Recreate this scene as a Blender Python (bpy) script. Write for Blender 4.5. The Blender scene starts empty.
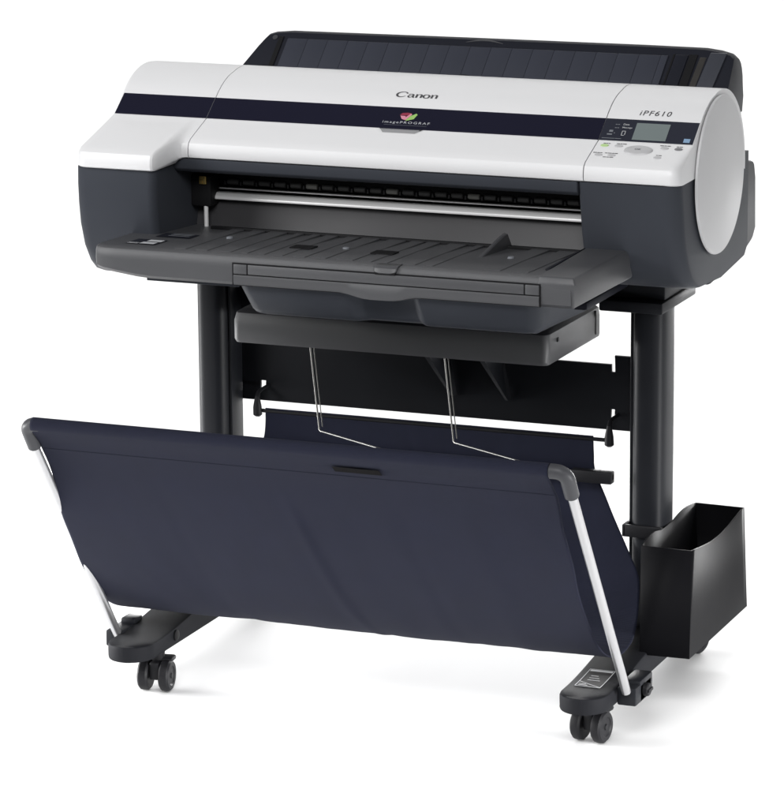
import bpy, bmesh, math, random
from mathutils import Vector, Matrix, noise
random.seed(7)
SC = bpy.context.scene
COL = SC.collection
R = math.radians

# ------------------------------------------------------------------ camera
cam_d = bpy.data.cameras.new('camera')
cam = bpy.data.objects.new('camera', cam_d)
COL.objects.link(cam)
right = Vector((0.92770539, 0.37324353, -0.00721037))
down = Vector((0.07834319, -0.21353559, -0.97378894))
fwd = Vector((-0.36500009, 0.90282436, -0.2273392))
m = Matrix((right, -down, -fwd)).transposed().to_4x4()
m.translation = Vector((2.09799, -5.062194, 1.776009))
cam.matrix_world = m
cam_d.sensor_fit = 'HORIZONTAL'
cam_d.sensor_width = 36
cam_d.lens = 3670.585 / 784 * 36
cam_d.clip_start = .1
cam_d.clip_end = 100
SC.camera = cam

# ------------------------------------------------------------------ light
w = bpy.data.worlds.new('World')
SC.world = w
w.use_nodes = True
w.node_tree.nodes['Background'].inputs[0].default_value = (1, 1, 1, 1)
w.node_tree.nodes['Background'].inputs[1].default_value = .15
SC.view_settings.view_transform = 'Standard'
SC.view_settings.look = 'None'
SC.view_settings.gamma = 1
SC.view_settings.exposure = 0


def area(name, loc, target, sx, sy, power, spread=180, col=(1, 1, 1)):
    d = bpy.data.lights.new(name, 'AREA')
    d.shape = 'RECTANGLE'
    d.size, d.size_y, d.energy, d.color = sx, sy, power, col
    d.spread = R(spread)
    o = bpy.data.objects.new(name, d)
    COL.objects.link(o)
    o.location = loc
    o.rotation_euler = (Vector(target) - Vector(loc)).to_track_quat('-Z', 'Y').to_euler()
    return o


area('key_softbox', (-2.2, -1.75, 2.0), (-.1, 0, .7), 1.4, 1.4, 60)
area('top_softbox', (.7, -2.5, 2.5), (.1, .1, .8), 1.6, 1.0, 62)
area('side_softbox', (3.0, -1.2, 1.7), (.2, .2, .7), 1.0, 1.0, 3)
area('added_back_fill', (-1.6, 2.1, 2.7), (-1.6, 1.9, 0), 8.0, .8, 48, 100)  # added lamp that whitens the paper behind the printer
area('added_floor_fill', (-.2, 2.0, .35), (0, .15, 0), 3.2, .3, 13, 50)  # this and the next two: added lamps that wash out floor shadows
area('added_floor_fill', (-2.1, -.3, .28), (0, -.1, 0), 1.6, .3, 11, 45)
area('added_floor_fill', (2.2, -.5, .25), (0, -.3, 0), 1.6, .3, 8.5, 45)


# ------------------------------------------------------------------ materials


def mat(name, col, rough=.45, metal=0, spec=.5, var=.06, nscale=40, bump=0., bscale=900, sheen=0, coat=0):
    mm = bpy.data.materials.new(name)
    mm.use_nodes = True
    nt = mm.node_tree
    b = nt.nodes['Principled BSDF']
    b.inputs['Metallic'].default_value = metal
    b.inputs['Specular IOR Level'].default_value = spec
    b.inputs['Sheen Weight'].default_value = sheen
    b.inputs['Coat Weight'].default_value = coat
    tc = nt.nodes.new('ShaderNodeTexCoord')
    n1 = nt.nodes.new('ShaderNodeTexNoise')
    n1.inputs['Scale'].default_value = nscale
    n1.inputs['Detail'].default_value = 4
    nt.links.new(tc.outputs['Object'], n1.inputs['Vector'])
    mr = nt.nodes.new('ShaderNodeMapRange')
    mr.inputs['To Min'].default_value = rough - .05
    mr.inputs['To Max'].default_value = rough + .05
    nt.links.new(n1.outputs['Fac'], mr.inputs['Value'])
    nt.links.new(mr.outputs['Result'], b.inputs['Roughness'])
    mx = nt.nodes.new('ShaderNodeMix')
    mx.data_type = 'RGBA'
    mx.inputs[6].default_value = tuple(c * (1 - var) for c in col) + (1,)
    mx.inputs[7].default_value = tuple(min(1, c * (1 + var)) for c in col) + (1,)
    nt.links.new(n1.outputs['Fac'], mx.inputs[0])
    nt.links.new(mx.outputs[2], b.inputs['Base Color'])
    if bump:
        n2 = nt.nodes.new('ShaderNodeTexNoise')
        n2.inputs['Scale'].default_value = bscale
        n2.inputs['Detail'].default_value = 3
        nt.links.new(tc.outputs['Object'], n2.inputs['Vector'])
        bp = nt.nodes.new('ShaderNodeBump')
        bp.inputs['Strength'].default_value = bump
        bp.inputs['Distance'].default_value = .0006
        nt.links.new(n2.outputs['Fac'], bp.inputs['Height'])
        nt.links.new(bp.outputs['Normal'], b.inputs['Normal'])
    return mm


M = dict(
    white=mat('white_plastic', (.72, .72, .73), .4, var=.015, nscale=6, bump=.15),
    cap_shaded=mat('shaded_white_plastic', (.58, .58, .59), .45, var=.015, nscale=6, bump=.15),  # white plastic of the right end plate with its shade put into the colour
    dark=mat('slate_plastic', (.044, .048, .058), .44, spec=.07, var=.06, nscale=8, bump=.3, bscale=1500),
    tray=mat('charcoal_plastic', (.062, .063, .068), .42, var=.06, nscale=8, bump=.35, bscale=1500),
    rear=mat('blue_black_plastic', (.013, .014, .020), .45, spec=.13, var=.08, nscale=8, bump=.3, bscale=1500),
    black=mat('black_metal', (.012, .013, .016), .42, spec=.17, var=.1, nscale=10, bump=.2, bscale=1800),
    box=mat('black_sheet_plastic', (.0045, .0045, .0055), .5, spec=.05, var=.1, nscale=10, bump=.1),
    inside=mat('black_interior', (.006, .006, .007), .6, spec=.2),
    band=mat('navy_gloss', (.006, .006, .018), .14, var=.03, nscale=4),
    panel=mat('panel_gloss', (.020, .022, .034), .2, var=.03, nscale=4),
    lcd=mat('lcd_glass', (.16, .19, .19), .25, var=.04, nscale=20),
    btn=mat('button_grey', (.45, .45, .46), .4, var=.02),
    btng=mat('button_green', (.42, .60, .25), .4, var=.02),
    btnd=mat('button_dark', (.16, .16, .17), .4, var=.02),
    ink=mat('ink_grey', (.06, .06, .065), .5, var=.05),
    print=mat('print_light', (.45, .46, .48), .5, var=.05),
    printdim=mat('print_dim', (.17, .18, .2), .5, var=.05),
    blue=mat('blue_sticker', (.22, .34, .50), .4, var=.05),
    pink=mat('logo_pink', (.62, .24, .32), .4, var=.05),
    red=mat('logo_red', (.26, .03, .06), .4, var=.05),
    green=mat('logo_green', (.30, .50, .14), .4, var=.05),
    rail=mat('polished_steel', (.86, .86, .86), .4, metal=.35, var=.01, nscale=3),
    alu=mat('satin_aluminium', (.54, .54, .55), .34, metal=.92, var=.02, nscale=30),
    elbow=mat('grey_elbow_plastic', (.048, .049, .054), .42, spec=.25, var=.05, bump=.2),
    roller=mat('roller_rubber', (.075, .075, .075), .5, var=.15, nscale=90),
    rollerl=mat('roller_bright', (.30, .30, .28), .4, var=.15, nscale=90),
    brass=mat('brass', (.55, .40, .14), .35, metal=.8, var=.3, nscale=300),
    wire=mat('bright_wire', (.085, .084, .08), .35, metal=.8, var=.05),
    plate=mat('grey_plate', (.040, .0395, .042), .45, spec=.3, var=.06, nscale=14, bump=.2),
    foot=mat('foot_coating', (.014, .0145, .017), .62, spec=.06, var=.1, nscale=10, bump=.3, bscale=1800),
    wheel=mat('caster_rubber', (.012, .012, .014), .5, spec=.2, var=.15, nscale=60, bump=.2),
    tag=mat('woven_tag', (.0055, .005, .0055), .9, spec=.1, var=.2, nscale=300, bump=.6, bscale=2500),
    floor=mat('white_paper', (.92, .92, .92), .9, spec=.1, var=.004, nscale=3),
)


def cloth_mat(name, col):
    mm = mat(name, col, .85, spec=.12, var=.14, nscale=24, sheen=.03)
    nt = mm.node_tree
    b = nt.nodes['Principled BSDF']
    tc = nt.nodes.new('ShaderNodeTexCoord')
    h = None
    for d in ('X', 'Z'):
        wv = nt.nodes.new('ShaderNodeTexWave')
        wv.bands_direction = d
        wv.inputs['Scale'].default_value = 260
        wv.inputs['Distortion'].default_value = 1.2
        wv.inputs['Detail'].default_value = 2
        nt.links.new(tc.outputs['Object'], wv.inputs['Vector'])
        if h is None:
            h = wv.outputs['Fac']
        else:
            ad = nt.nodes.new('ShaderNodeMath')
            ad.operation = 'ADD'
            nt.links.new(h, ad.inputs[0])
            nt.links.new(wv.outputs['Fac'], ad.inputs[1])
            h = ad.outputs[0]
    bp = nt.nodes.new('ShaderNodeBump')
    bp.inputs['Strength'].default_value = .6
    bp.inputs['Distance'].default_value = .0008
    nt.links.new(h, bp.inputs['Height'])
    nt.links.new(bp.outputs['Normal'], b.inputs['Normal'])
    return mm


M['cloth'] = cloth_mat('navy_cloth', (.0132, .0150, .0300))

# ------------------------------------------------------------------ mesh helpers


class MB:
    def __init__(self):
        self.bm = bmesh.new()

    def merge(self, other, bevel=0, seg=2, ang=30):
        if bevel:
            bmesh.ops.recalc_face_normals(other, faces=other.faces)
            ed = [e for e in other.edges if len(e.link_faces) == 2 and e.calc_face_angle(0) > R(ang)]
            if ed:
                bmesh.ops.bevel(other, geom=ed, offset=bevel, segments=seg, profile=.5, affect='EDGES', clamp_overlap=True)
        me = bpy.data.meshes.new('tmp')
        other.to_mesh(me)
        other.free()
        self.bm.from_mesh(me)
        bpy.data.meshes.remove(me)
        return self

    def box(self, x0, x1, y0, y1, z0, z1, bevel=0, seg=2):
        b = bmesh.new()
        v = [b.verts.new((x, y, z)) for x in (x0, x1) for y in (y0, y1) for z in (z0, z1)]
        for f in ((0, 1, 3, 2), (4, 6, 7, 5), (0, 4, 5, 1), (2, 3, 7, 6), (0, 2, 6, 4), (1, 5, 7, 3)):
            b.faces.new([v[i] for i in f])
        return self.merge(b, bevel, seg)

    def loft(self, rings, closed=True, caps=True, bevel=0, seg=2, loop=False, ang=30):
        b = bmesh.new()
        rs = [[b.verts.new(p) for p in r] for r in rings]
        n = len(rs[0])
        pairs = list(zip(rs, rs[1:])) + ([(rs[-1], rs[0])] if loop else [])
        for a, c in pairs:
            for i in range(n if closed else n - 1):
                j = (i + 1) % n
                try:
                    b.faces.new((a[i], a[j], c[j], c[i]))
                except ValueError:
                    pass
        if caps and closed and not loop:
            b.faces.new(list(reversed(rs[0])))
            b.faces.new(rs[-1])
        bmesh.ops.recalc_face_normals(b, faces=b.faces)
        return self.merge(b, bevel, seg, ang)

    def prism_x(self, prof, x0, x1, bevel=0, seg=2, ang=30):      # polygon in Y,Z pulled along X
        return self.loft([[(x0, y, z) for y, z in prof], [(x1, y, z) for y, z in prof]], bevel=bevel, seg=seg, ang=ang)

    def prism_z(self, prof, z0, z1, bevel=0, seg=2, ang=30):      # polygon in X,Y pulled along Z
        return self.loft([[(x, y, z0) for x, y in prof], [(x, y, z1) for x, y in prof]], bevel=bevel, seg=seg, ang=ang)

    def tube(self, pts, r, n=12, caps=True):
        P = [Vector(p) for p in pts]
        rings = []
        t0 = (P[1] - P[0]).normalized()
        u = t0.orthogonal().normalized()
        for i, p in enumerate(P):
            t = ((P[min(i + 1, len(P) - 1)] - P[max(i - 1, 0)])).normalized()
            u = (u - t * u.dot(t)).normalized()
            v = t.cross(u)
            rr = r[i] if isinstance(r, (list, tuple)) else r
            rings.append([p + (u * math.cos(2 * math.pi * k / n) + v * math.sin(2 * math.pi * k / n)) * rr for k in range(n)])
        return self.loft(rings, caps=caps)

    def lathe(self, prof, center, axis, n=32):                    # prof: (radius, height along axis)
        a = Vector(axis).normalized()
        u = a.orthogonal().normalized()
        v = a.cross(u)
        c = Vector(center)
        rings = [[c + a * h + (u * math.cos(2 * math.pi * k / n) + v * math.sin(2 * math.pi * k / n)) * r for k in range(n)] for r, h in prof]
        return self.loft(rings)

    def poly(self, pts):
        self.bm.faces.new([self.bm.verts.new(p) for p in pts])
        return self

    def build(self, name, material, parent=None, smooth=True, angle=32):
        me = bpy.data.meshes.new(name)
        self.bm.to_mesh(me)
        self.bm.free()
        me.materials.append(material)
        if smooth:
            for p in me.polygons:
                p.use_smooth = True
            me.set_sharp_from_angle(angle=R(angle))
        o = bpy.data.objects.new(name, me)
        COL.objects.link(o)
        if parent:
            o.parent = parent
        return o


def thing(name, label, cat, group=None):
    o = bpy.data.objects.new(name, None)
    o.empty_display_size = .1
    COL.objects.link(o)
    o['label'], o['category'] = label, cat
    if group:
        o['group'] = group
    return o


def copy_part(o, parent, dx=0, dy=0, dz=0, rz=None):
    c = o.copy()
    COL.objects.link(c)
    c.parent = parent
    c.location = (o.location.x + dx, o.location.y + dy, o.location.z + dz)
    if rz is not None:
        c.rotation_euler.z = rz
    for ch in list(o.children):
        d = ch.copy()
        COL.objects.link(d)
        d.parent = c
    return c


def sm(t):
    t = max(0., min(1., t))
    return t * t * (3 - 2 * t)


# ------------------------------------------------------------------ the setting: white paper sweep
mb = MB()
prof = [(-1.5, 0), (-.7, 0), (.3, 0), (1.4, 0)]
for i in range(1, 13):
    a = R(90) * i / 12
    prof.append((1.4 + 1.1 * math.sin(a), 1.1 - 1.1 * math.cos(a)))
prof.append((2.5, 4.2))
mb.loft([[(x, y, z) for y, z in prof] for x in (-7, -4, -2, 0, 1.5, 3)], closed=False, caps=False)
bd = mb.build('backdrop', M['floor'])
bd['kind'] = 'structure'

# ------------------------------------------------------------------ the printer
PR = thing('wide_format_printer', 'white and slate wide format printer with navy band, standing on the black wheeled stand', 'printer')
CY, CZ = .283, .835
ECY, ECZ = .270, .8375
A0 = math.atan2(.930 - CZ, .177 - CY)
NA = 26


def arc_pts(r0=.142, r1=.132):
    out = []
    for i in range(1, NA + 1):
        a = A0 - (A0 - R(-5)) * i / NA
        r = r0 + (r1 - r0) * min(1, i / 6)
        out.append((CY + r * math.cos(a), CZ + r * math.sin(a)))
    return out


ARC = arc_pts()
LIP_DOOR = [(.076, .849), (.0715, .851), (.070, .856), (.0705, .866), (.073, .873), (.080, .8785), (.090, .8825)]
LIP_BLOCK = [(.002, .838), (-.003, .840), (-.005, .846), (-.0045, .856), (-.002, .863), (.006, .868), (.020, .872)]
SURF = [(.075, .849), (.070, .868), (.080, .878), (.140, .902), (.177, .930)] + ARC
SL = [0]
for (a, b), (c, d) in zip(SURF, SURF[1:]):
    SL.append(SL[-1] + math.hypot(c - a, d - b))


def surf(x, s, off=0.):
    for i in range(len(SURF) - 1):
        if s <= SL[i + 1] or i == len(SURF) - 2:
            u = (s - SL[i]) / (SL[i + 1] - SL[i])
            (a, b), (c, d) = SURF[i], SURF[i + 1]
            ty, tz = (c - a), (d - b)
            L = math.hypot(ty, tz)
            return (x, a + u * ty - tz / L * off, b + u * tz + ty / L * off)


def cover_ring(x, t, yoff):
    lip = [(a[0] * (1 - t) + b[0] * t + yoff, a[1] * (1 - t) + b[1] * t) for a, b in zip(LIP_BLOCK, LIP_DOOR)]
    # slope from the lip to the band, blended so that the end next to the band does not move
    e = lip[-1]
    mid = [(e[0] + (.140 - e[0]) * k, e[1] + (.902 - e[1]) * k) for k in (.25, .5, .75)]
    ring = lip + mid + [(.140, .902), (.158, .9155), (.177, .930)] + ARC
    zb = .838 * (1 - t) + .849 * t
    ring += [(.36, zb + .002), (.20, zb + .001)]
    return [(x, y, z) for y, z in ring]


def rnd(x, x0, x1, rl, rr):
    o = 0
    if rl and x < x0 + rl:
        u = (x0 + rl - x) / rl
        o = rl * (1 - math.sqrt(max(0, 1 - u * u)))
    if rr and x > x1 - rr:
        u = (x - (x1 - rr)) / rr
        o = rr * (1 - math.sqrt(max(0, 1 - u * u)))
    return o


def xs_between(x0, x1, rl, rr, extra=()):
    s = {x0, x1}
    for k in range(7):
        if rl:
            s.add(x0 + rl * (1 - math.cos(R(15 * k))))
        if rr:
            s.add(x1 - rr * (1 - math.cos(R(15 * k))))
    s |= set(extra)
    return sorted(s)


SEAM_L, SEAM_R = -.317, .334
STEP0, STEP1 = -.3475, -.3215


def step_t(x):                                                    # block lip (0) to door lip (1)
    u = (x - STEP0) / (STEP1 - STEP0)
    if u <= 0:
        return 0
    if u >= 1:
        return 1
    # quick convex corner, long depth run, concave fillet
    pts = [(0, 0), (.12, .03), (.22, .12), (.34, .40), (.46, .68), (.60, .87), (.78, .97), (1, 1)]
    for (a, b), (c, d) in zip(pts, pts[1:]):
        if u <= c:
            return b + (d - b) * (u - a) / (c - a)


step_xs = [STEP0 + (STEP1 - STEP0) * k for k in (0, .06, .12, .17, .22, .28, .34, .40, .46, .53, .60, .69, .78, .88, 1)]
# left side cover
mb = MB()
xs = xs_between(-.478, SEAM_L - .0008, .02, 0, step_xs)
mb.loft([cover_ring(x, step_t(x), rnd(x, -.478, 1, .02, 0)) for x in xs])
side_cover = mb.build('side_cover', M['white'], PR)
# middle top cover (the lid)
mb = MB()
mb.loft([cover_ring(x, 1, 0) for x in (SEAM_L + .0008, 0, SEAM_R - .0008)])
top_cover = mb.build('top_cover', M['white'], PR)
# right side cover with the controls
mb = MB()
xs = xs_between(SEAM_R + .0008, .483, 0, .018)
mb.loft([cover_ring(x, 1, rnd(x, 0, .483, 0, .018)) for x in xs])
ctl_cover = mb.build('side_cover', M['white'], PR)
ctl_cover['label'] = 'white side cover carrying the control panel'
# black rings added behind the gaps, putting the shade of the seams into colour
for xx in (SEAM_L, SEAM_R):
    mb = MB()
    mb.loft([[(x, y + (CY - y) * .07, z + (CZ - z) * .07) for _, y, z in cover_ring(0, 1, 0)] for x in (xx - .003, xx + .003)])
    mb.build('seam_shade', M['inside'], PR)


def strip(x0, x1, s0, s1, off=.0005, nx=2, ns=3):
    mb = MB()
    rows = [[surf(x0 + (x1 - x0) * i / nx, s0 + (s1 - s0) * j / ns, off) for i in range(nx + 1)] for j in range(ns + 1)]
    mb.loft(rows, closed=False, caps=False)
    return mb


B0, B1 = SL[3] + .0004, SL[4] - .0002
strip(-.477, SEAM_L - .0003, B0, B1).build('accent_band', M['band'], side_cover)
strip(SEAM_L + .0003, SEAM_R - .0003, B0, B1).build('accent_band', M['band'], top_cover)

# end caps: round plates
for sgn, x0, x1, rr in ((1, .4835, .489, .1225), (-1, -.4785, -.488, .131)):
    mb = MB()
    d = abs(x1 - x0)
    mb.lathe([(rr - .004, 0), (rr, .001), (rr, d - .003), (rr - .001, d - .001), (rr - .003, d), (.02, d + .0008)], (x0, ECY if sgn > 0 else CY, ECZ if sgn > 0 else CZ), (sgn, 0, 0), 96)
    mb.build('end_cap', M['cap_shaded'] if sgn > 0 else M['white'], PR)

# lower housings
FRONT_L = [(.0035, .8375), (.0025, .81), (.004, .78), (.0085, .747), (.021, .710), (.040, .682), (.058, .667), (.078, .660)]
FRONT_R = [(.0735, .8485), (.078, .825), (.083, .80), (.089, .77), (.097, .745), (.112, .717), (.130, .696), (.148, .683), (.17, .6765)]


def block(front, back, x0, x1, rl, rr, name):
    mb = MB()
    rings = []
    for x in xs_between(x0, x1, rl, rr):
        o = rnd(x, x0, x1, rl, rr)
        rings.append([(x, y + o, z) for y, z in front] + [(x, y, z) for y, z in back])
    mb.loft(rings)
    return mb.build(name, M['dark'], PR)


block(FRONT_L, [(.25, .660), (.25, .837)], -.484, -.3445, .022, .013, 'lower_housing')
block(FRONT_R, [(.30, .6715), (.425, .6840), (.441, .698), (.441, .8485)], .3225, .481, .012, .026, 'lower_housing')
# flap edge under the lid
mb = MB()
mb.prism_x([(.0745, .8485), (.0765, .832), (.083, .826), (.11, .826), (.11, .8485)], -.3445, .3225, bevel=.0015)
mb.build('lid_edge', M['dark'], PR)

# rear housing, full width, behind the round end plates
mb = MB()
mb.prism_x([(.245, .668), (.336, .674), (.425, .686), (.476, .700), (.493, .716), (.489, .80), (.480, .826), (.430, .834), (.424, .86), (.400, .925), (.36, .94), (.30, .90), (.245, .86)],
           -.470, .4803, bevel=.006, ang=20)
mb.build('rear_housing', M['rear'], PR)
mb = MB()
mb.box(-.345, .345, .06, .26, .655, .668, bevel=.004)
mb.build('base_pan', M['rear'], PR)

# paper slot: dark channel, grey guide plate, steel rail, pinch rollers, brass catch, cutter
mb = MB()
mb.prism_x([(.10, .826), (.244, .826), (.244, .70), (.235, .70), (.235, .818), (.10, .8225)], -.3445, .3225)
mb.build('slot_liner', M['inside'], PR)
mb = MB()
mb.prism_x([(.168, .7745), (.172, .7745), (.172, .705), (.143, .705), (.143, .7185), (.153, .7205)], -.3445, .3225, bevel=.001)
mb.build('guide_plate', M['plate'], PR)
mb = MB()
mb.prism_x([(.120, .7165), (.143, .7185), (.143, .7245), (.124, .7215)], -.3445, .3225, bevel=.0008)
mb.build('guide_ledge', M['rear'], PR)
mb = MB()
mb.prism_x([(.150, .7725), (.1505, .7765), (.1565, .7828), (.168, .7828), (.168, .7725)], -.3225, .3225, bevel=.0012)
mb.build('steel_rail', M['rail'], PR)
mb = MB()
mb.prism_x([(.168, .7866), (.168, .7884), (.176, .7884), (.176, .7866)], -.315, .3225)
mb.build('steel_rail', M['rail'], PR)
mb = MB()
mb.prism_x([(.178, .7905), (.178, .812), (.20, .812), (.20, .7905)], -.32, .3225, bevel=.001)
bar = mb.build('roller_bar', M['inside'], PR)
x = -.288
k = 0
first = {}
while x < .318:
    kind = 'l' if k in (5, 10, 15) else 'd'
    if kind not in first:
        mb = MB()
        mb.lathe([(.0035, -.0095), (.0045, -.0085), (.0045, .0085), (.0035, .0095)], (0, 0, 0), (1, 0, 0), 14)
        o = mb.build('pinch_roller', M['rollerl' if kind == 'l' else 'roller'], bar)
        first[kind] = o
        o.location = (x, .1755, .7975)
    else:
        o = first[kind].copy()
        COL.objects.link(o)
        o.location = (x, .1755, .7975)
    x += .0272
    k += 1
mb = MB()
mb.box(-.0014, .0014, .1725, .179, .7925, .7985)
clip = mb.build('roller_clip', M['plate'], bar)
clip.location = (-.3015, 0, 0)
for k in range(1, 23):
    copy_part(clip, bar, dx=.0272 * k)
mb = MB()
mb.box(-.3445, -.309, .135, .17, .762, .812, bevel=.004)
br = mb.build('slot_bracket', M['inside'], PR)
mb = MB()
mb.box(-.3275, -.3155, .131, .136, .7985, .8115, bevel=.001)
mb.box(-.3255, -.3215, .1295, .132, .800, .8045)
mb.box(-.3205, -.3170, .1295, .132, .8060, .8100)
mb.build('brass_catch', M['brass'], br)
mb = MB()
mb.tube([(-.320, .140, .764), (-.320, .140, .722)], .0035, 10)
mb.build('cutter_post', M['rail'], br)

# rear roll cover
def rp(x, z, d=0.):                                               # a point of the leaning front face, d metres behind it
    return (x, .40 + .875 * (z - .93) + d, z)


mb = MB()
rings = []
for x, zt, xs_ in ((-.353, .988, -.048), (-.3465, .9955, -.044), (-.335, .999, -.032), (-.31, 1.0012, -.016), (.0, 1.0027, 0), (.30, 1.0035, 0), (.40, 1.0030, 0),
                   (.425, 1.0005, 0), (.444, .9965, .002), (.452, .991, .003)):
    yt = .40 + .875 * (zt - .93)
    rings.append([(x + xs_, .383, .91), (x + xs_ * .13, .40 + .875 * (zt - .010 - .93), zt - .010), (x, yt - .003, zt - .0022), (x, yt + .004, zt), (x, yt + .016, zt - .0012), (x, yt + .027, zt - .005), (x, yt + .036, zt - .0115), (x, yt + .0425, zt - .021), (x, yt + .047, zt - .034), (x, yt + .049, zt - .050), (x, .506, .925), (x, .500, .90)])
mb.loft(rings, bevel=.002, ang=25)
rc = mb.build('roll_cover', M['rear'], PR)


def leanbox(mb, x0, x1, z0, z1, d0, d1, skew=0., bevel=0):
    v = []
    for d in (d0, d1):
        v.append([Vector(rp(x0, z0, d)), Vector(rp(x1, z0, d)), Vector(rp(x1 + skew, z1, d)), Vector(rp(x0 + skew, z1, d))])
    mb.loft(v, bevel=bevel)


mb = MB()
x = -.3165
n = 0
while x < .335:                                                   # ribbed sheet: narrow strips with a groove between
    x1 = min(x + .0355, .338)
    leanbox(mb, x, x1, .93, .9905, -.003, .003, .006, bevel=.0007)
    x = x1 + .0002
    n += 1
mb.build('ribbed_panel', mat('blue_slate_plastic', (.030, .033, .046), .5, spec=.3, var=.06, nscale=8, bump=.3), rc)
for xa_, xb_, zt_, sk_ in ((-.3325, -.3245, .993, .006), (.344, .347, .993, .008), (.371, .384, .9935, .008)):
    mb = MB()
    leanbox(mb, xa_, xb_, .93, zt_, -.0025, .003, sk_)
    mb.build('slot', M['inside'], rc)
mb = MB()
leanbox(mb, .3475, .369, .93, .9925, -.0035, .003, .008, bevel=.001)
mb.build('roll_guide', M['rear'], rc)
mb = MB()
leanbox(mb, .386, .397, .93, .990, -.001, .003, .010, bevel=.001)
mb.build('roll_latch', mat('bronze_grey', (.030, .028, .026), .4, var=.2, nscale=60), rc)
mb = MB()
leanbox(mb, .398, .425, .93, .9975, -.0035, .003, .014, bevel=.0012)
mb.build('lit_end_strip', mat('lit_slate', (.036, .039, .050), .4, var=.05, nscale=8, bump=.3), rc)  # paler slate puts the light on this end facet into the colour
mb = MB()
mb.lathe([(.030, -.003), (.030, .004)], rp(.014, .926), Vector((0, 1, -.875)), 32)
mb.build('hand_notch', M['inside'], rc)
mb = MB()
mb.lathe([(.0045, -.0015), (.004, .003)], rp(-.334, .9905), Vector((0, 1, -.875)), 16)
mb.build('screw', M['elbow'], rc)
mb = MB()
pts = []
for k in range(13):
    u = k / 12
    pts.append(Vector(rp(.000 + .064 * u, .9965 + .0035 * math.sin(math.pi * u), -.001)))
mb.tube(pts, [.0004 + .0011 * math.sin(math.pi * k / 12) for k in range(13)], 8)
mb.build('grip_highlight', M['elbow'], rc)  # highlight of the half-round cut, drawn as a paler tapered line

# control panel on the right cover
mb = strip(SEAM_R + .0003, .4822, B0, B1, .0005)
cp = mb.build('control_panel', M['panel'], PR)
strip(.3855, .4385, SL[3] + .0040, SL[3] + .0392, .0010).build('screen', M['lcd'], cp)
strip(.4665, .4765, SL[3] + .0035, SL[3] + .0115, .0010).build('blue_sticker', M['blue'], cp)


def button(x, s, rx, rs, h, material, name='button', parent=None):
    mb = MB()
    n = 32
    rings = []
    for k, off in ((1.06, .0002), (1.0, h * .7), (.93, h), (.2, h * 1.02)):
        rings.append([surf(x + rx * k * math.cos(2 * math.pi * i / n), s + rs * k * math.sin(2 * math.pi * i / n), off) for i in range(n)])
    mb.loft(rings)
    return mb.build(name, material, parent or cp)


okb = button(.4045, .0745, .0215, .0125, .0022, M['btn'], 'ok_button')
for xx, ss, mm in ((.3485, .084, 'btng'), (.3705, .0843, 'btn'), (.4426, .0845, 'btn'), (.4648, .0838, 'btnd'), (.4396, .0565, 'btn'),
                   (.3475, .0558, 'btn'), (.3680, .0562, 'btn')):
    button(xx, ss, .0062, .0034, .0012, M[mm])


# lettering laid on the shell
def text_bm(txt, bold=0., shear=0., spacing=1., res=3):
    cu = bpy.data.curves.new('lettering', 'FONT')
    cu.body = txt
    cu.size = 1
    cu.offset = bold
    cu.shear = shear
    cu.space_character = spacing
    cu.align_x = 'LEFT'
    cu.resolution_u = res
    to = bpy.data.objects.new('lettering', cu)
    COL.objects.link(to)
    dg = bpy.context.evaluated_depsgraph_get()
    me = bpy.data.meshes.new_from_object(to.evaluated_get(dg))
    bpy.data.objects.remove(to)
    b = bmesh.new()
    b.from_mesh(me)
    bpy.data.meshes.remove(me)
    return b


def lay(b, x0, x1, s0, s1, off, name, material, parent, fn=surf):
    xs = [v.co.x for v in b.verts]
    ys = [v.co.y for v in b.verts]
    ax, bx, ay, by = min(xs), max(xs), min(ys), max(ys)
    for v in b.verts:
        v.co = fn(x0 + (v.co.x - ax) / (bx - ax) * (x1 - x0), s0 + (v.co.y - ay) / (by - ay) * (s1 - s0), off)
    mb = MB()
    mb.bm.free()
    mb.bm = b
    return mb.build(name, material, parent, smooth=False)


# the maker's name: pen strokes with changing width
def stroke(b, pts, sub=6):
    P = [Vector((p[0], p[1])) for p in pts]
    W = [p[2] for p in pts]
    Q, V = [], []
    n = len(P)
    for i in range(n - 1):
        p0, p1, p2, p3 = P[max(i - 1, 0)], P[i], P[i + 1], P[min(i + 2, n - 1)]
        for k in range(sub):
            t = k / sub
            q = .5 * ((2 * p1) + (p2 - p0) * t + (2 * p0 - 5 * p1 + 4 * p2 - p3) * t * t + (3 * p1 - p0 - 3 * p2 + p3) * t ** 3)
            Q.append(q)
            V.append(W[i] * (1 - t) + W[i + 1] * t)
    Q.append(P[-1])
    V.append(W[-1])
    prev = None
    for i, q in enumerate(Q):
        t = (Q[min(i + 1, len(Q) - 1)] - Q[max(i - 1, 0)]).normalized()
        nrm = Vector((-t.y, t.x)) * V[i] / 2
        c = (b.verts.new((q.x + nrm.x, q.y + nrm.y, 0)), b.verts.new((q.x - nrm.x, q.y - nrm.y, 0)))
        if prev:
            b.faces.new((prev[0], c[0], c[1], prev[1]))
        prev = c


b = bmesh.new()
stroke(b, [(1.18, .66, .05), (1.10, .80, .20), (1.0, .93, .12), (.72, 1.0, .10), (.36, .88, .16), (.13, .58, .23), (.17, .24, .23), (.42, .04, .15), (.76, .06, .10), (1.06, .24, .05)])


def minus_n(x):
    stroke(b, [(x + .02, .58, .05), (x + .12, .60, .17), (x + .16, .50, .22), (x + .16, .3, .22), (x + .14, 0, .22)], 4)
    stroke(b, [(x + .20, .46, .06), (x + .36, .60, .09), (x + .54, .62, .14), (x + .64, .50, .22), (x + .64, .3, .22), (x + .62, 0, .22)], 4)


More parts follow.
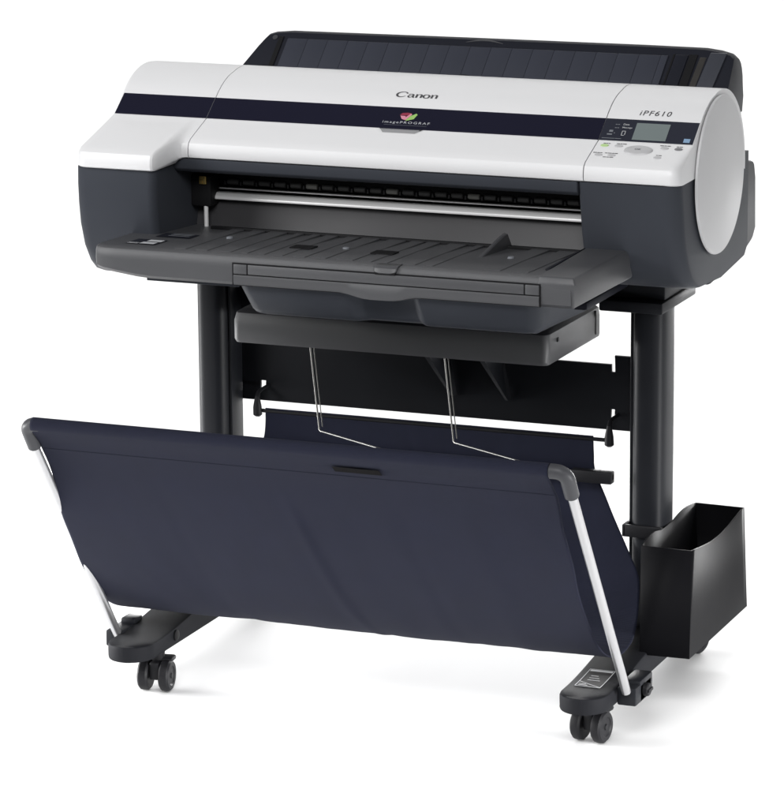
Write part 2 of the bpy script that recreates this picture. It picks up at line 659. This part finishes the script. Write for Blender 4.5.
stroke(b, [(1.34, .52, .16), (1.44, .61, .10), (1.62, .64, .10), (1.80, .56, .18), (1.84, .40, .22), (1.84, .16, .22), (1.92, .02, .14), (2.02, .04, .04)], 4)
stroke(b, [(1.80, .38, .07), (1.56, .36, .09), (1.36, .24, .18), (1.38, .08, .18), (1.54, .0, .10), (1.80, .16, .05)], 4)
minus_n(2.06)
stroke(b, [(3.24, .64, .10), (3.02, .56, .16), (2.93, .33, .23), (3.02, .08, .16), (3.24, .0, .10), (3.46, .08, .16), (3.55, .33, .23), (3.46, .56, .16), (3.24, .64, .10)], 4)
minus_n(3.68)
lay(b, -.0187, .0512, .1670, .1815, .0004, 'maker_lettering', M['ink'], top_cover)
lay(text_bm('iPF610', .008, .12, 1.2), .3840, .4338, .1545, .1655, .0004, 'model_lettering', M['ink'], ctl_cover)
lay(text_bm('imagePROGRAF', .004, 0, 1.3), -.0215, .0565, .1085, .1148, .0009, 'series_lettering', M['print'], top_cover)
strip(-.018, .053, .1062, .1066, .0009).build('underline', M['printdim'], top_cover)


def flat(pts, material, name, parent, off=.0009):
    mb = MB()
    mb.poly([surf(x, s, off) for x, s in pts])
    return mb.build(name, material, parent, smooth=False)


emblem = flat([(.0035, .1268), (.0075, .1200), (.0150, .1172), (.0125, .1262)], M['pink'], 'emblem', top_cover)
flat([(.0135, .1180), (.0165, .1165), (.0275, .1205), (.0310, .1300), (.0285, .1325), (.0245, .1295), (.0165, .1245)], M['green'], 'emblem_leaf', top_cover)
flat([(.0020, .1285), (.0060, .1325), (.0150, .1335), (.0215, .1320), (.0150, .1275), (.0100, .1272)], M['red'], 'emblem_leaf', top_cover)
flat([(.0120, .1215), (.0150, .1180), (.0225, .1300), (.0195, .1315)], M['pink'], 'emblem_leaf', top_cover, .0012)

# small print round the buttons and in the dark field (legible words only where the photograph is)
def words(x, s, txt, wd, ht, material, parent=cp, off=.0012):
    lay(text_bm(txt, .006), x, x + wd, s, s + ht, off, 'button_lettering', material, parent)


words(.3650, .1312, 'Data', .0095, .0036, M['print'])
words(.3650, .1240, 'Message', .0155, .0040, M['print'])
words(.3990, .0727, 'OK', .0100, .0042, M['ink'], cp, .0026)
def dashes(x, s, lens, h, name, material):
    mb = MB()
    for L in lens:
        rows = [[surf(x, s, .0008), surf(x + L, s, .0008)], [surf(x, s + h, .0008), surf(x + L, s + h, .0008)]]
        mb.loft(rows, closed=False, caps=False)
        x += L + .0007
    mb.build(name, material, cp)


for x, s, ln in ((.3450, .0890, (.004, .0025, .003)), (.3660, .0895, (.005, .003, .006)), (.4340, .0905, (.006, .004, .005)), (.4600, .0895, (.004, .005)),
                 (.3375, .0610, (.006, .004, .003)), (.3560, .0612, (.004, .006, .003, .005)), (.4360, .0622, (.003, .005)), (.3560, .0496, (.005, .004, .006))):
    dashes(x, s, ln, .0017, 'button_lettering', M['ink'])
for x, s, ln, h in ((.3525, .1320, (.003, .003), .0012), (.3530, .1250, (.003, .003), .0012), (.3460, .1165, (.006,), .0042), (.3440, .1105, (.008,), .0024), (.3540, .1140, (.002,), .0014), (.3380, .1028, (.02, .01), .0010)):
    dashes(x, s, ln, h, 'status_symbol', M['printdim'])
mb = MB()
for x0, x1, s0, s1 in ((.3665, .3725, .1185, .1195), (.3665, .3675, .1095, .1195), (.3715, .3725, .1110, .1195), (.3665, .3712, .1095, .1105)):
    mb.loft([[surf(x0, s0, .0012), surf(x1, s0, .0012)], [surf(x0, s1, .0012), surf(x1, s1, .0012)]], closed=False, caps=False)
mb.build('paper_symbol', M['print'], cp)

# lid handle: scooped lip below the band
mb = MB()
xa, xb = -.0235, .0495
rows = []
for s, ins, off in ((.0995, 0, .0006), (.0965, .0015, .0022), (.0935, .004, .0026)):
    rows.append([surf(xa + ins, s, off), surf(xb - ins, s, off)])
mb.loft(rows, closed=False, caps=False)
h = mb.build('lid_handle', M['band'], top_cover)
mb = MB()
rows = []
for s, ins, off in ((.0935, .004, .0026), (.0935, .005, .0008), (.0880, .009, .0005), (.0868, .010, .0004)):
    rows.append([surf(xa + ins, s, off), surf(xb - ins, s, off)])
mb.loft(rows, closed=False, caps=False)
mb.build('handle_scoop', mat('scoop_grey', (.30, .30, .31), .35, var=.03), top_cover)

# ------------------------------------------------------------------ output tray
mb = MB()
rings = []
for x, zb, o in ((-.388, .716, .020), (-.3865, .711, .012), (-.382, .708, .005), (-.370, .7055, .0012), (-.35, .703, 0), (-.315, .6985, 0), (-.29, .697, 0), (.30, .697, 0), (.385, .697, 0)):
    rings.append([(x, -.125 + o, zb), (x, -.1305 + o, zb + .005), (x, -.1315 + o, .724), (x, -.1305 + o, .735), (x, -.127 + o, .7400), (x, -.120 + o, .7415), (x, -.106 + o * .4, .7412), (x, .02, .7370), (x, .155, .7290), (x, .155, .705), (x, .0, zb + .002)])
mb.loft(rings)
tray = mb.build('output_tray', M['tray'], PR)
mb = MB()                                                         # raised right side rim
pl = [(.334, -.1325), (.392, -.1325), (.3975, .128), (.327, .128)]
mb.loft([[(x, y, .697) for x, y in [(.334, -.1255), (.388, -.1255), (.3935, .128), (.327, .128)]], [(x, y, .733) for x, y in pl], [(x + (.0 if i in (0, 3) else -.004), y + (.005 if i < 2 else 0), .7435) for i, (x, y) in enumerate(pl)]], bevel=.0028, seg=3)
mb.build('side_rim', M['tray'], tray)
mb = MB()                                                         # wedge-shaped gap beside the rim, its shade put into a dark colour
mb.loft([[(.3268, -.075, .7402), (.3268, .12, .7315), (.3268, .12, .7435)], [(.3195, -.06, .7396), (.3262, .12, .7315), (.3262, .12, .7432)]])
mb.build('rim_gap_shade', M['rear'], tray)


def floor_z(y):
    return .7412 - max(0, y + .106) * .0315 - max(0, y - .02) * .024


mb = MB()
random.seed(3)
x = -.262
ribs = []
while x < .30:
    wd = random.choice((.012, .020, .020, .028))
    if not (.186 < x + wd and x < .226):
        a, c = -.103, .112
        mb.loft([[(x, a, floor_z(a) - .001), (x + wd, a, floor_z(a) - .001), (x + wd, a, floor_z(a) + .0012), (x, a, floor_z(a) + .0012)],
                 [(x, c, floor_z(c) - .001), (x + wd, c, floor_z(c) - .001), (x + wd, c, floor_z(c) + .0022), (x, c, floor_z(c) + .0022)]], bevel=.0006, seg=1)
    x += wd + random.choice((.006, .010, .016))
mb.build('tray_ribs', M['tray'], tray)
for x in (-.083, .050):
    mb = MB()
    mb.loft([[(x - .018, -.035, floor_z(-.035) + .0022), (x + .018, -.035, floor_z(-.035) + .0022), (x + .018, -.035, floor_z(-.035) - .002), (x - .018, -.035, floor_z(-.035) - .002)],
             [(x - .018, -.008, floor_z(-.008) + .0027), (x + .018, -.008, floor_z(-.008) + .0027), (x + .018, -.008, floor_z(-.008) - .002), (x - .018, -.008, floor_z(-.008) - .002)]])
    mb.build('tray_slot', M['inside'], tray)
for x, y in ((-.020, -.005), (.2405, .012), (-.225, .02)):
    mb = MB()
    mb.lathe([(.0055, -.001), (.005, .0026), (.003, .0032)], (x, y, floor_z(y)), (0, 0, 1), 16)
    mb.build('tray_stud', M['printdim'], tray)
mb = MB()
mb.box(-.30, .325, .112, .118, .728, .7365, bevel=.001)
mb.build('tray_hinge', M['inside'], tray)
# stickers at the left of the tray
mb = MB()


def sheet(mb, x0, x1, y0, y1, up, sk=0.):
    mb.poly([(x0, y0, floor_z(y0) + up), (x1, y0, floor_z(y0) + up), (x1 + sk, y1, floor_z(y1) + up), (x0 + sk, y1, floor_z(y1) + up)])


sheet(mb, -.352, -.302, -.088, -.040, .0006)
st = mb.build('sticker', M['rear'], tray, smooth=False)
mb = MB()
sheet(mb, -.3280, -.3040, -.062, -.045, .0012)
sheet(mb, -.3300, -.3060, -.084, -.068, .0012)
sheet(mb, -.350, -.332, -.086, -.083, .0012)
sheet(mb, -.350, -.332, -.080, -.077, .0012)
mb.build('sticker_print', M['print'], tray, smooth=False)
mb = MB()
sheet(mb, -.338, -.280, -.010, .030, .0006)
st = mb.build('sticker', M['rear'], tray, smooth=False)
mb = MB()
for y in (.002, .012, .020):
    sheet(mb, -.322, -.286, y, y + .0035, .0012)
mb.build('sticker_print', M['printdim'], tray, smooth=False)
# paper stop
mb = MB()
mb.loft([[(.190, -.002, .736), (.191, .098, .7545), (.1915, .114, .7555), (.193, .135, .728)], [(.1955, -.003, .7355), (.1955, .096, .754), (.196, .114, .7550), (.197, .135, .728)],
         [(.1965, .002, .735), (.1975, .098, .753), (.198, .114, .754), (.199, .135, .728)]], bevel=.0006)
mb.build('paper_stop', M['tray'], tray)
# front flap, three boards with grooves between
mb = MB()


def bd_front(x0, x1, z0, z1, y0=-.1340, bev=.0012):
    mb.box(x0, x1, y0, -.1265, z0, z1, bevel=bev)


bd_front(-.1500, -.1283, .7152, .7300)
bd_front(-.1265, .3135, .7152, .7300)
bd_front(.3153, .3368, .7152, .7300)
rings = []
for k in range(41):
    x = -.150 + (.4868) * k / 40
    d = .0075 * math.exp(-((x - .085) / .045) ** 4) if -.1 < x < .3 else 0
    rings.append([(x, -.127, .6965 - d), (x, -.1325 - d * .3, .6985 - d), (x, -.1345 - d * .2, .703 - d * .7), (x, -.1345, .7115), (x, -.1330, .7135), (x, -.127, .7138)])
mb.loft(rings)
flap = mb.build('front_flap', M['tray'], tray)
mb = MB()
mb.box(-.1525, .3392, -.1322, -.129, .6975, .7320)  # black backing that puts the shade of the flap grooves into colour
mb.build('flap_gap_shade', M['inside'], tray)
mb = MB()                                                         # finger tab at the middle of the top edge
rings = []
n = 14
for yy, zz, k_ in ((-.1365, .7315, .90), (-.1372, .7330, .95), (-.1350, .7395, 1.0), (-.1300, .7428, 1.0), (-.112, .7428, .97)):
    rings.append([(.0958 + .0190 * k_ * (2 * i / n - 1), yy + .003 * (2 * i / n - 1) ** 4, zz + .0025 * (2 * i / n - 1) ** 4 * (1 if zz < .735 else 0)) for i in range(n + 1)])
mb.loft(rings, closed=False, caps=False)
o = mb.build('finger_tab', M['tray'], tray)
md = o.modifiers.new('thickness', 'SOLIDIFY')
md.thickness = .0015
mb = MB()
mb.box(.080, .1116, -.1352, -.1290, .7300, .7325)  # black strip that paints the shade under the finger tab
mb.build('tab_gap_shade', M['inside'], tray)
# belly below the tray
mb = MB()
rings = []
for x, ins, zt in ((-.164, .05, .006), (-.160, .03, .003), (-.150, .010, 0), (-.135, .001, 0), (.022, 0, 0), (.030, .003, 0), (.040, .016, .0), (.046, .022, 0), (.125, .022, 0), (.130, .018, 0), (.137, .004, 0), (.145, 0, 0), (.315, .001, 0), (.330, .010, 0), (.337, .03, .003), (.340, .05, .006)):
    s = .012 if x < 0 else (-.02 if x > .3 else 0)
    rings.append([(x, -.122 + ins, .699), (x + s * .3, -.118 + ins, .688), (x + s * .8, -.094 + ins * .8, .655 + zt), (x + s, -.086 + ins * .8, .648 + zt), (x + s, -.074 + ins * .7, .6435 + zt), (x + s, .16, .640), (x, .16, .699)])
mb.loft(rings)
mb.build('tray_underside', M['dark'], tray, angle=40)
mb = MB()
mb.box(-.305, -.150, -.112, .06, .6905, .699, bevel=.001)
mb.build('tray_bracket', M['dark'], tray)

# ------------------------------------------------------------------ stand
ST = thing('printer_stand', 'black two-legged stand on twin wheel casters under the printer', 'stand')


def superell(a, b, n=40, p=3.2):
    out = []
    for k in range(n):
        t = 2 * math.pi * k / n
        c, s = math.cos(t), math.sin(t)
        out.append((a * math.copysign(abs(c) ** (2 / p), c), b * math.copysign(abs(s) ** (2 / p), s)))
    return out


mb = MB()
mb.prism_z(superell(.0275, .040), .085, .617)
pole = mb.build('pole', M['black'], ST)
pole.location = (.3735, .30, 0)
p2 = copy_part(pole, ST)
p2.location = (-.3755, .30, 0)
# narrow trim strip let into the inner side of each pole
for px, sg in ((.3735, -1), (-.3755, 1)):
    mb = MB()
    mb.box(px + sg * .027, px + sg * .0315, .278, .322, .10, .616, bevel=.001)
    mb.build('pole_trim', M['black'], ST)
mb = MB()
mb.box(.300, .404, .245, .42, .6165, .6345, bevel=.003)
tp = mb.build('top_plate', M['black'], ST)
copy_part(tp, ST, dx=-.704)
mb = MB()
mb.box(-.40, .40, .27, .40, .6345, .672, bevel=.002)
mb.build('top_beam', M['black'], ST)
# crossbar panel with slots
xsn = [-.362, -.3215, -.3175, -.3085, -.3015, .2915, .2975, .3045, .3085, .362]
zsn = [.406, .4245, .4385, .491, .4985, .511, .526, .60]
holes = {(2, 1), (5, 1), (4, 5), (5, 4), (5, 5)}
b = bmesh.new()


def ypl(z):
    return .338 - .045 * ((z - .406) / .194 - .35) ** 2 * 1.2


vs = {}
for i, x in enumerate(xsn):
    for j, z in enumerate(zsn):
        vs[i, j] = b.verts.new((x, ypl(z), z))
for i in range(len(xsn) - 1):
    for j in range(len(zsn) - 1):
        if (i, j) in holes or (j == 6 and (i >= 4)):
            continue
        b.faces.new((vs[i, j], vs[i + 1, j], vs[i + 1, j + 1], vs[i, j + 1]))
bmesh.ops.recalc_face_normals(b, faces=b.faces)
bmesh.ops.solidify(b, geom=b.faces[:], thickness=-.004)
mb = MB().merge(b)
plate = mb.build('crossbar_panel', M['black'], ST)
for x, d in ((.0, .036), (.094, .034)):
    mb = MB()
    mb.loft([[(x - .006, .334, .556), (x + .006, .334, .556), (x + .030, .334, .441), (x + .024, .334, .441)],
             [(x - .014, .24, .556), (x - .003, .24, .556), (x + .026, .326, .441), (x + .022, .326, .441)]])
    mb.build('gusset', M['black'], ST)
for x in (-.084, -.072):
    mb = MB()
    mb.loft([[(x, .296, .556), (x + .005, .296, .556), (x + .004, .296, .528), (x + .002, .296, .528)],
             [(x, .24, .556), (x + .005, .24, .556), (x + .004, .285, .528), (x + .002, .285, .528)]])
    mb.build('lug', M['black'], ST)
mb = MB()
mb.box(-.322, -.309, ypl(.505) - .0052, ypl(.505), .5005, .5075)
mb.build('slot', M['inside'], ST)
# shelf over the crossbar
mb = MB()
pl = [(-.260, .338), (-.260, .112)]
for k in range(7):
    a = R(180 + 15 * k)
    pl.append((-.248 + .012 * math.cos(a), .111 + .012 * math.sin(a)))
for k in range(7):
    a = R(270 + 15 * k)
    pl.append((.256 + .012 * math.cos(a), .111 + .012 * math.sin(a)))
pl += [(.2705, .338)]
mb.loft([[(x * .992, y + .003, .555) for x, y in pl], [(x, y, .560) for x, y in pl], [(x, y, .590) for x, y in pl], [(x * .993, y + (.006 if y < .2 else 0), .602) for x, y in pl], [(x * .97, y + (.02 if y < .2 else 0), .606) for x, y in pl]])
shelf = mb.build('shelf', mat('charcoal_shelf', (.070, .071, .075), .42, var=.06, nscale=8, bump=.35, bscale=1500), ST)
mb = MB()
mb.box(-.240, .245, .20, .334, .604, .616, bevel=.003)
mb.build('shelf_hatch', M['inside'], shelf)
mb = MB()
mb.box(.2680, .2700, .140, .146, .586, .592)
mb.build('shelf_slot', M['inside'], shelf)
mb = MB()
mb.box(.2690, .2712, .318, .321, .562, .600)
mb.build('shelf_slot', M['inside'], shelf)
# guide wires hung below the shelf
for x0 in (-.138, .089):
    mb = MB()
    pts = [(x0 - .004, .135, .570), (x0 - .004, .135, .553), (x0 + .0155, .122, .424), (x0 + .0165, .1210, .4195), (x0 + .0195, .1190, .4175), (x0 + .024, .1155, .4180), (x0 + .165, .0, .4300), (x0 + .225, -.05, .4360)]
    mb.tube(pts, .0014, 10)
    mb.tube([(p[0] + .006, p[1], p[2]) for p in pts[:3]], .0009, 8)
    mb.build('guide_wire', M['wire'], ST)

# feet
def foot(cx):
    mb = MB()
    W, T = .0385, -.074

    def zt(y):
        return .088 + .018 * sm((y + .02) / .25) - .02 * sm((y - .36) / .2)
    rings = []
    ys = [T + W * 1.05 * (1 - math.cos(R(a))) for a in (4, 10, 17, 25, 34, 44, 54, 64, 74, 84, 90)]
    y = ys[-1] + .012
    while y < .54:
        ys.append(y)
        y += .02
    for y in ys + [.545, .55]:
        u = max(0, (T + W * 1.05 - y) / (W * 1.05))
        hw = W * math.sqrt(max(0, 1 - u * u)) * (1 if y < .545 else .97)
        z1 = zt(y)
        c = min(.0045, hw * .5)
        rings.append([(-hw * .97, y, .063), (-hw, y, .066), (-hw, y, z1 - c), (-hw + c * .3, y, z1 - c * .3), (-hw + c, y, z1), (0, y, z1), (hw - c, y, z1), (hw - c * .3, y, z1 - c * .3), (hw, y, z1 - c), (hw, y, .066), (hw * .97, y, .063)])
    mb.loft(rings, bevel=.0022, ang=50)
    o = mb.build('foot', M['foot'], ST)
    o.location = (cx, 0, 0)
    return o, zt


FX = .3765
fr, zt = foot(FX)
fl = copy_part(fr, ST)
fl.location = (-FX - .006, 0, 0)
mb = MB()
sx0, sx1, sy0, sy1 = -.024, .016, -.012, .062


def fsheet(mb, pts, up):
    a, b_, c, d = [Vector(p) for p in pts]
    n = 8
    rows = []
    for k in range(n + 1):
        l, r = a.lerp(d, k / n), b_.lerp(c, k / n)
        rows.append([(l.x, l.y, zt(l.y) + up), (r.x, r.y, zt(r.y) + up)])
    mb.loft(rows, closed=False, caps=False)


fsheet(mb, [(sx0, sy0), (sx1, sy0), (sx1, sy1), (sx0, sy1)], .0006)
stk = mb.build('sticker', M['inside'], fr, smooth=False)
mb = MB()


def fline(a, c, wd=.0011):
    d = (Vector(c) - Vector(a)).normalized()
    n = Vector((-d.y, d.x)) * wd / 2
    fsheet(mb, [(a[0] + n.x, a[1] + n.y), (a[0] - n.x, a[1] - n.y), (c[0] - n.x, c[1] - n.y), (c[0] + n.x, c[1] + n.y)], .0014)


fline((sx0, sy0), (sx1, sy0)); fline((sx1, sy0), (sx1, sy1)); fline((sx0, sy1), (sx1, sy1)); fline((sx0, sy0), (sx0, sy1))
fline((sx0, .010), (sx1, sy0 + .001))
fsheet(mb, [(sx0 + .002, .054), (sx1 - .002, .054), (sx1 - .002, .060), (sx0 + .002, .060)], .0014)
for k in range(3):
    fline((-.014, .018 + k * .009), (.006 - k * .004, .018 + k * .009), .0016)
fline((-.021, -.006), (-.006, -.006), .0016)
fline((-.021, -.001), (-.010, -.001), .0016)
mb.build('sticker_print', mat('print_white', (.62, .63, .65), .5), fr, smooth=False)
mb = MB()
mb.lathe([(.009, 0), (.009, .003), (.006, .004)], (FX * -1 - .006 + .0382, .045, .079), (1, 0, 0), 20)
mb.build('bolt', M['inside'], ST)


# casters
def caster(x, y, rz, first=None):
    if first:
        c = copy_part(first, ST, rz=rz)
        c.location = (x, y, 0)
        return c
    mb = MB()
    mb.tube([(0, .004, .063), (0, .004, .030)], [.012, .010], 16)
    mb.box(-.0085, .0085, -.018, .016, .020, .050, bevel=.004)
    mb.box(-.026, .026, -.004, .024, .046, .054, bevel=.004)
    o = mb.build('caster', M['wheel'], ST)
    o.location = (x, y, 0)
    o.rotation_euler.z = rz
    for sg in (-1, 1):
        mb = MB()
        c = (sg * .0175, -.004, .0262)
        mb.lathe([(.012, -.0085), (.022, -.0085), (.0252, -.0055), (.0260, 0), (.0252, .0055), (.022, .0085), (.016, .0088), (.014, .0072), (.005, .0072), (.004, .0090), (.001, .0092)], c, (sg, 0, 0), 36)
        mb.build('wheel', M['wheel'], o)
    return o


c0 = caster(FX, .002, R(-8))
caster(-.3565, .000, R(8), c0)
caster(FX, .50, R(-20), c0)
caster(-FX - .006, .50, R(15), c0)

# ------------------------------------------------------------------ cloth catch basket
BK = thing('catch_basket', 'navy cloth catch basket slung on two silver rods in front of the stand', 'basket')
BAR_Y, BAR_Z, BX = -.2625, .4885, .4275
prof = [(.292, .4035, -.290, .2765), (.291, .375, -.290, .278), (.289, .349, -.294, .281), (.282, .312, -.312, .300), (.274, .2745, -.330, .320), (.258, .235, -.352, .346), (.238, .195, -.380, .372), (.212, .156, -.400, .381), (.185, .136, -.410, .387), (.150, .1235, -.418, .3935),
        (.105, .1175, -.425, .397), (.060, .1185, -.430, .398), (.020, .1280, -.432, .399), (-.025, .151, -.433, .400), (-.065, .185, -.434, .400), (-.105, .232, -.434, .400), (-.137, .278, -.433, .400), (-.165, .325, -.432, .400), (-.190, .374, -.431, .400), (-.2135, .418, -.430, .400), (-.2375, .4510, -.429, .400), (-.2575, .4705, -.428, .400)]
# finer sampling by Catmull-Rom inside the trough
fine = []
VP = [Vector(p) for p in prof]
for i in range(len(VP) - 1):
    p0, p1, p2, p3 = [VP[max(0, min(len(VP) - 1, i + k))] for k in (-1, 0, 1, 2)]
    for k in range(5):
        t = k / 5
        fine.append(.5 * ((2 * p1) + (p2 - p0) * t + (2 * p0 - 5 * p1 + 4 * p2 - p3) * t * t + (3 * p1 - p0 - 3 * p2 + p3) * t ** 3))
fine.append(VP[-1])
NHEM = 14
for k in range(NHEM):                                             # hem rolled round the front bar
    a = R(216 - 17 * k)
    fine.append(Vector((BAR_Y + .0108 * math.cos(a), BAR_Z + .0108 * math.sin(a), -.428, .400)))
NX = 200


def fold(u, s, z):
    """cloth relief: long diagonal creases of the slack sheet, in metres"""
    d = 0
    for x0, sl, wd, am in ((-.27, .22, .014, .0014), (-.06, .24, .010, -.0018), (-.045, .24, .012, .0014), (.13, .16, .014, .0013), (.245, .10, .022, -.0016), (.02, .34, .03, .0012), (-.33, .36, .024, .0014)):
        q = (u - (x0 + sl * (.47 - z))) / wd
        d += .65 * am * math.exp(-q * q) * sm((.445 - z) / .12)
    d += .0020 * noise.noise(Vector((u * 3.2, z * 4.0, 1.7))) * sm((.45 - z) / .08)
    d += .0010 * noise.noise(Vector((u * 11 + z * 3, z * 7, 4.2))) * sm((.45 - z) / .08)
    d += .00045 * noise.noise(Vector((u * 34, z * 26, 8.8))) * sm((.45 - z) / .08)
    return d


rows = []
NF = len(fine)
for i, p in enumerate(fine):
    t = (fine[min(i + 1, NF - 1)] - fine[max(i - 1, 0)])
    tn = Vector((t[0], t[1])).normalized()
    nr = Vector((tn.y, -tn.x))                                   # points away from the trough's inside on the front sheet
    row = []
    for k in range(NX + 1):
        f = k / NX
        u = p[2] + (p[3] - p[2]) * f
        d = fold(u, i, p[1]) if i < NF - NHEM - 1 else 0
        e = 0
        if p[1] < .45 and i > 45:                                 # edges pull in a little between the fastenings
            e = .004 * noise.noise(Vector((p[1] * 14, 7.1 if f > .5 else 2.2, 0))) * max(0, abs(2 * f - 1) - .9) * 10
        fw = 0
        row.append((u + (e if f > .5 else -e), p[0] + nr.x * d + fw, p[1] + nr.y * d))
    rows.append(row)
mb = MB()
mb.loft(rows, closed=False, caps=False)
cl = mb.build('cloth', M['cloth'], BK, angle=70)
md = cl.modifiers.new('thickness', 'SOLIDIFY')
md.thickness = .0012
md.offset = 0


def on_front(x, z, up=.002):
    for i in range(NF - NHEM, 50, -1):
        a, c = fine[i - 1], fine[i]
        if a[1] <= z <= c[1]:
            u = (z - a[1]) / (c[1] - a[1])
            tn = Vector((c[0] - a[0], c[1] - a[1])).normalized()
            nr = Vector((tn.y, -tn.x))
            f = (x + .4185) / .81
            fw = 0
            d = -up if nr.x > 0 else up
            d += fold(x, i, z)
            return (x, a[0] + (c[0] - a[0]) * u + nr.x * d + fw, z + nr.y * d)


# stitched hem line and the woven tag
mb = MB()
for zz, up in ((.4460, .0004),):
    mb.tube([on_front(-.426 + .823 * k / 60, zz, up) for k in range(61)], .0007, 6)
mb.build('hem_seam', mat('navy_thread', (.012, .013, .022), .9, spec=.1), cl)
mb = MB()
rows = []
for k in range(13):
    x = .058 + .075 * k / 12
    rows.append([on_front(x, .4540, .0016), on_front(x, .4590, .0026), on_front(x, .4630, .0032), on_front(x, .4665, .0038)])
mb.loft(rows, closed=False, caps=False)
mb.build('woven_tag', M['tag'], cl)
# front bar, elbows, rods
mb = MB()
mb.tube([(-.420, BAR_Y, BAR_Z), (.400, BAR_Y, BAR_Z)], .0085, 16)
mb.build('front_bar', M['elbow'], BK)
fb = Vector((BX, BAR_Y, BAR_Z))
ft = Vector((BX + .003, .0, .084))
EX = {1: -.003, -1: -.012}
dirn = (ft - (fb + Vector((0, .012, -.012)))).normalized()
for sg in (1, -1):
    ex = EX[sg]
    pts = [(sg * .404 + ex, BAR_Y, BAR_Z), (sg * .412 + ex, BAR_Y, BAR_Z)]
    for k in range(1, 7):
        a = R(15 * k)
        q = Vector((.412 + .0155 * math.sin(a), BAR_Y, BAR_Z)) + dirn * (.0155 * (1 - math.cos(a)))
        pts.append((sg * q.x + ex, q.y, q.z))
    q2 = Vector((BX, BAR_Y, BAR_Z)) + dirn * .048
    pts.append((sg * q2.x + ex, q2.y, q2.z))
    mb = MB()
    mb.tube(pts, [.0112] * (len(pts) - 1) + [.0108], 20)
    mb.build('elbow', M['elbow'], BK)
    q3 = Vector((BX, BAR_Y, BAR_Z)) + dirn * .040
    fx = .431 if sg > 0 else -.4245
    mb = MB()
    mb.tube([(sg * q3.x + ex, q3.y, q3.z), (fx, ft.y, ft.z)], .0072, 20)
    mb.build('rod', M['alu'], BK)
    mb = MB()
    if sg > 0:
        mb.box(.4145, .445, .004, .080, .060, .089, bevel=.003)
        mb.box(.4165, .445, .026, .086, .060, .094, bevel=.003)
    else:
        mb.box(-.445, -.4145, -.004, .078, .064, .091, bevel=.003)
        mb.box(-.440, -.4145, .040, .072, .088, .100, bevel=.004)
    brk = mb.build('rod_bracket', M['black'], BK)
    mb = MB()
    mb.lathe([(.0105, 0), (.0105, .007), (.009, .009), (.003, .0095)], (sg * .4445, .046, .0765), (sg, 0, 0), 20)
    mb.box(min(sg * .4530, sg * .4560), max(sg * .4530, sg * .4560), .036, .056, .0740, .0790, bevel=.001)
    mb.build('knob', M['wheel'], brk)
# rear bar and hanging hooks
mb = MB()
mb.box(-.318, .318, .262, .274, .339, .352, bevel=.002)
mb.box(.250, .318, .258, .276, .335, .3545, bevel=.002)
mb.box(-.318, -.250, .258, .276, .335, .3545, bevel=.002)
mb.build('rear_bar', M['wheel'], BK)
mb = MB()
mb.tube([(-.300, .292, .3985), (.302, .292, .3985)], .0032, 10)
mb.build('hanging_rod', M['wheel'], BK)
for sx in (-.304, .3035):
    mb = MB()
    mb.tube([(sx, .305, .430), (sx, .296, .428), (sx + .001, .288, .422), (sx + .001, .288, .405), (sx + .001, .289, .392), (sx + .001, .289, .389)], [.003, .0035, .004, .0072, .0075, .004], 14)
    mb.tube([(sx, .303, .430), (sx, .340, .431)], .003, 8)
    mb.build('hook', M['wheel'], BK)

# ------------------------------------------------------------------ box on the right pole
BX_ = thing('accessory_box', 'open black storage box hooked on the side of the right pole', 'storage box')
x0, x1 = .4025, .4835
fr_b, bk_b, fr_t, bk_t = .150, .462, .1535, .434
zb, ztop = .097, .2705
n = 18


def box_mesh():
    b = bmesh.new()

    def yf(z):
        return fr_b + (fr_t - fr_b) * (z - zb) / (ztop - zb)

    def yb(z):
        return bk_b + (bk_t - bk_b) * (z - zb) / (ztop - zb)
    top_r, top_l, bot_r, bot_l = [], [], [], []
    for k in range(n + 1):
        u = k / n
        z = ztop - .0125 * math.sin(math.pi * min(1, u * 1.02)) ** 1.2 if 0 < u < 1 else ztop
        top_r.append(b.verts.new((x1 + .0012, yf(z) + (yb(z) - yf(z)) * u, z)))
        zl = .2715 + .007 * math.sin(math.pi * min(1, u / .35)) * (u < .35) + .006 * math.sin(math.pi * (u - .55) / .45) * (u > .55)
        top_l.append(b.verts.new((x0, yf(zl) + (yb(zl) - yf(zl)) * u, zl)))
        bot_r.append(b.verts.new((x1, fr_b + (bk_b - fr_b) * u, zb + .001)))
        bot_l.append(b.verts.new((x0, fr_b + (bk_b - fr_b) * u, zb)))
    for k in range(n):
        b.faces.new((bot_r[k], bot_r[k + 1], top_r[k + 1], top_r[k]))
        b.faces.new((bot_l[k + 1], bot_l[k], top_l[k], top_l[k + 1]))
        b.faces.new((bot_l[k], bot_l[k + 1], bot_r[k + 1], bot_r[k]))
    b.faces.new((bot_l[0], bot_r[0], top_r[0], top_l[0]))
    b.faces.new((bot_r[n], bot_l[n], top_l[n], top_r[n]))
    bmesh.ops.recalc_face_normals(b, faces=b.faces)
    return b


mb = MB().merge(box_mesh())
bo = mb.build('bin', M['box'], BX_, angle=40)
md = bo.modifiers.new('thickness', 'SOLIDIFY')
md.thickness = .0025
md.offset = -1
mb = MB()
mb.box(.340, .4035, .2525, .2590, .2545, .2745, bevel=.002)
mb.box(.338, .345, .2525, .30, .2545, .2745, bevel=.002)
mb.build('pole_clip', M['wheel'], BX_)
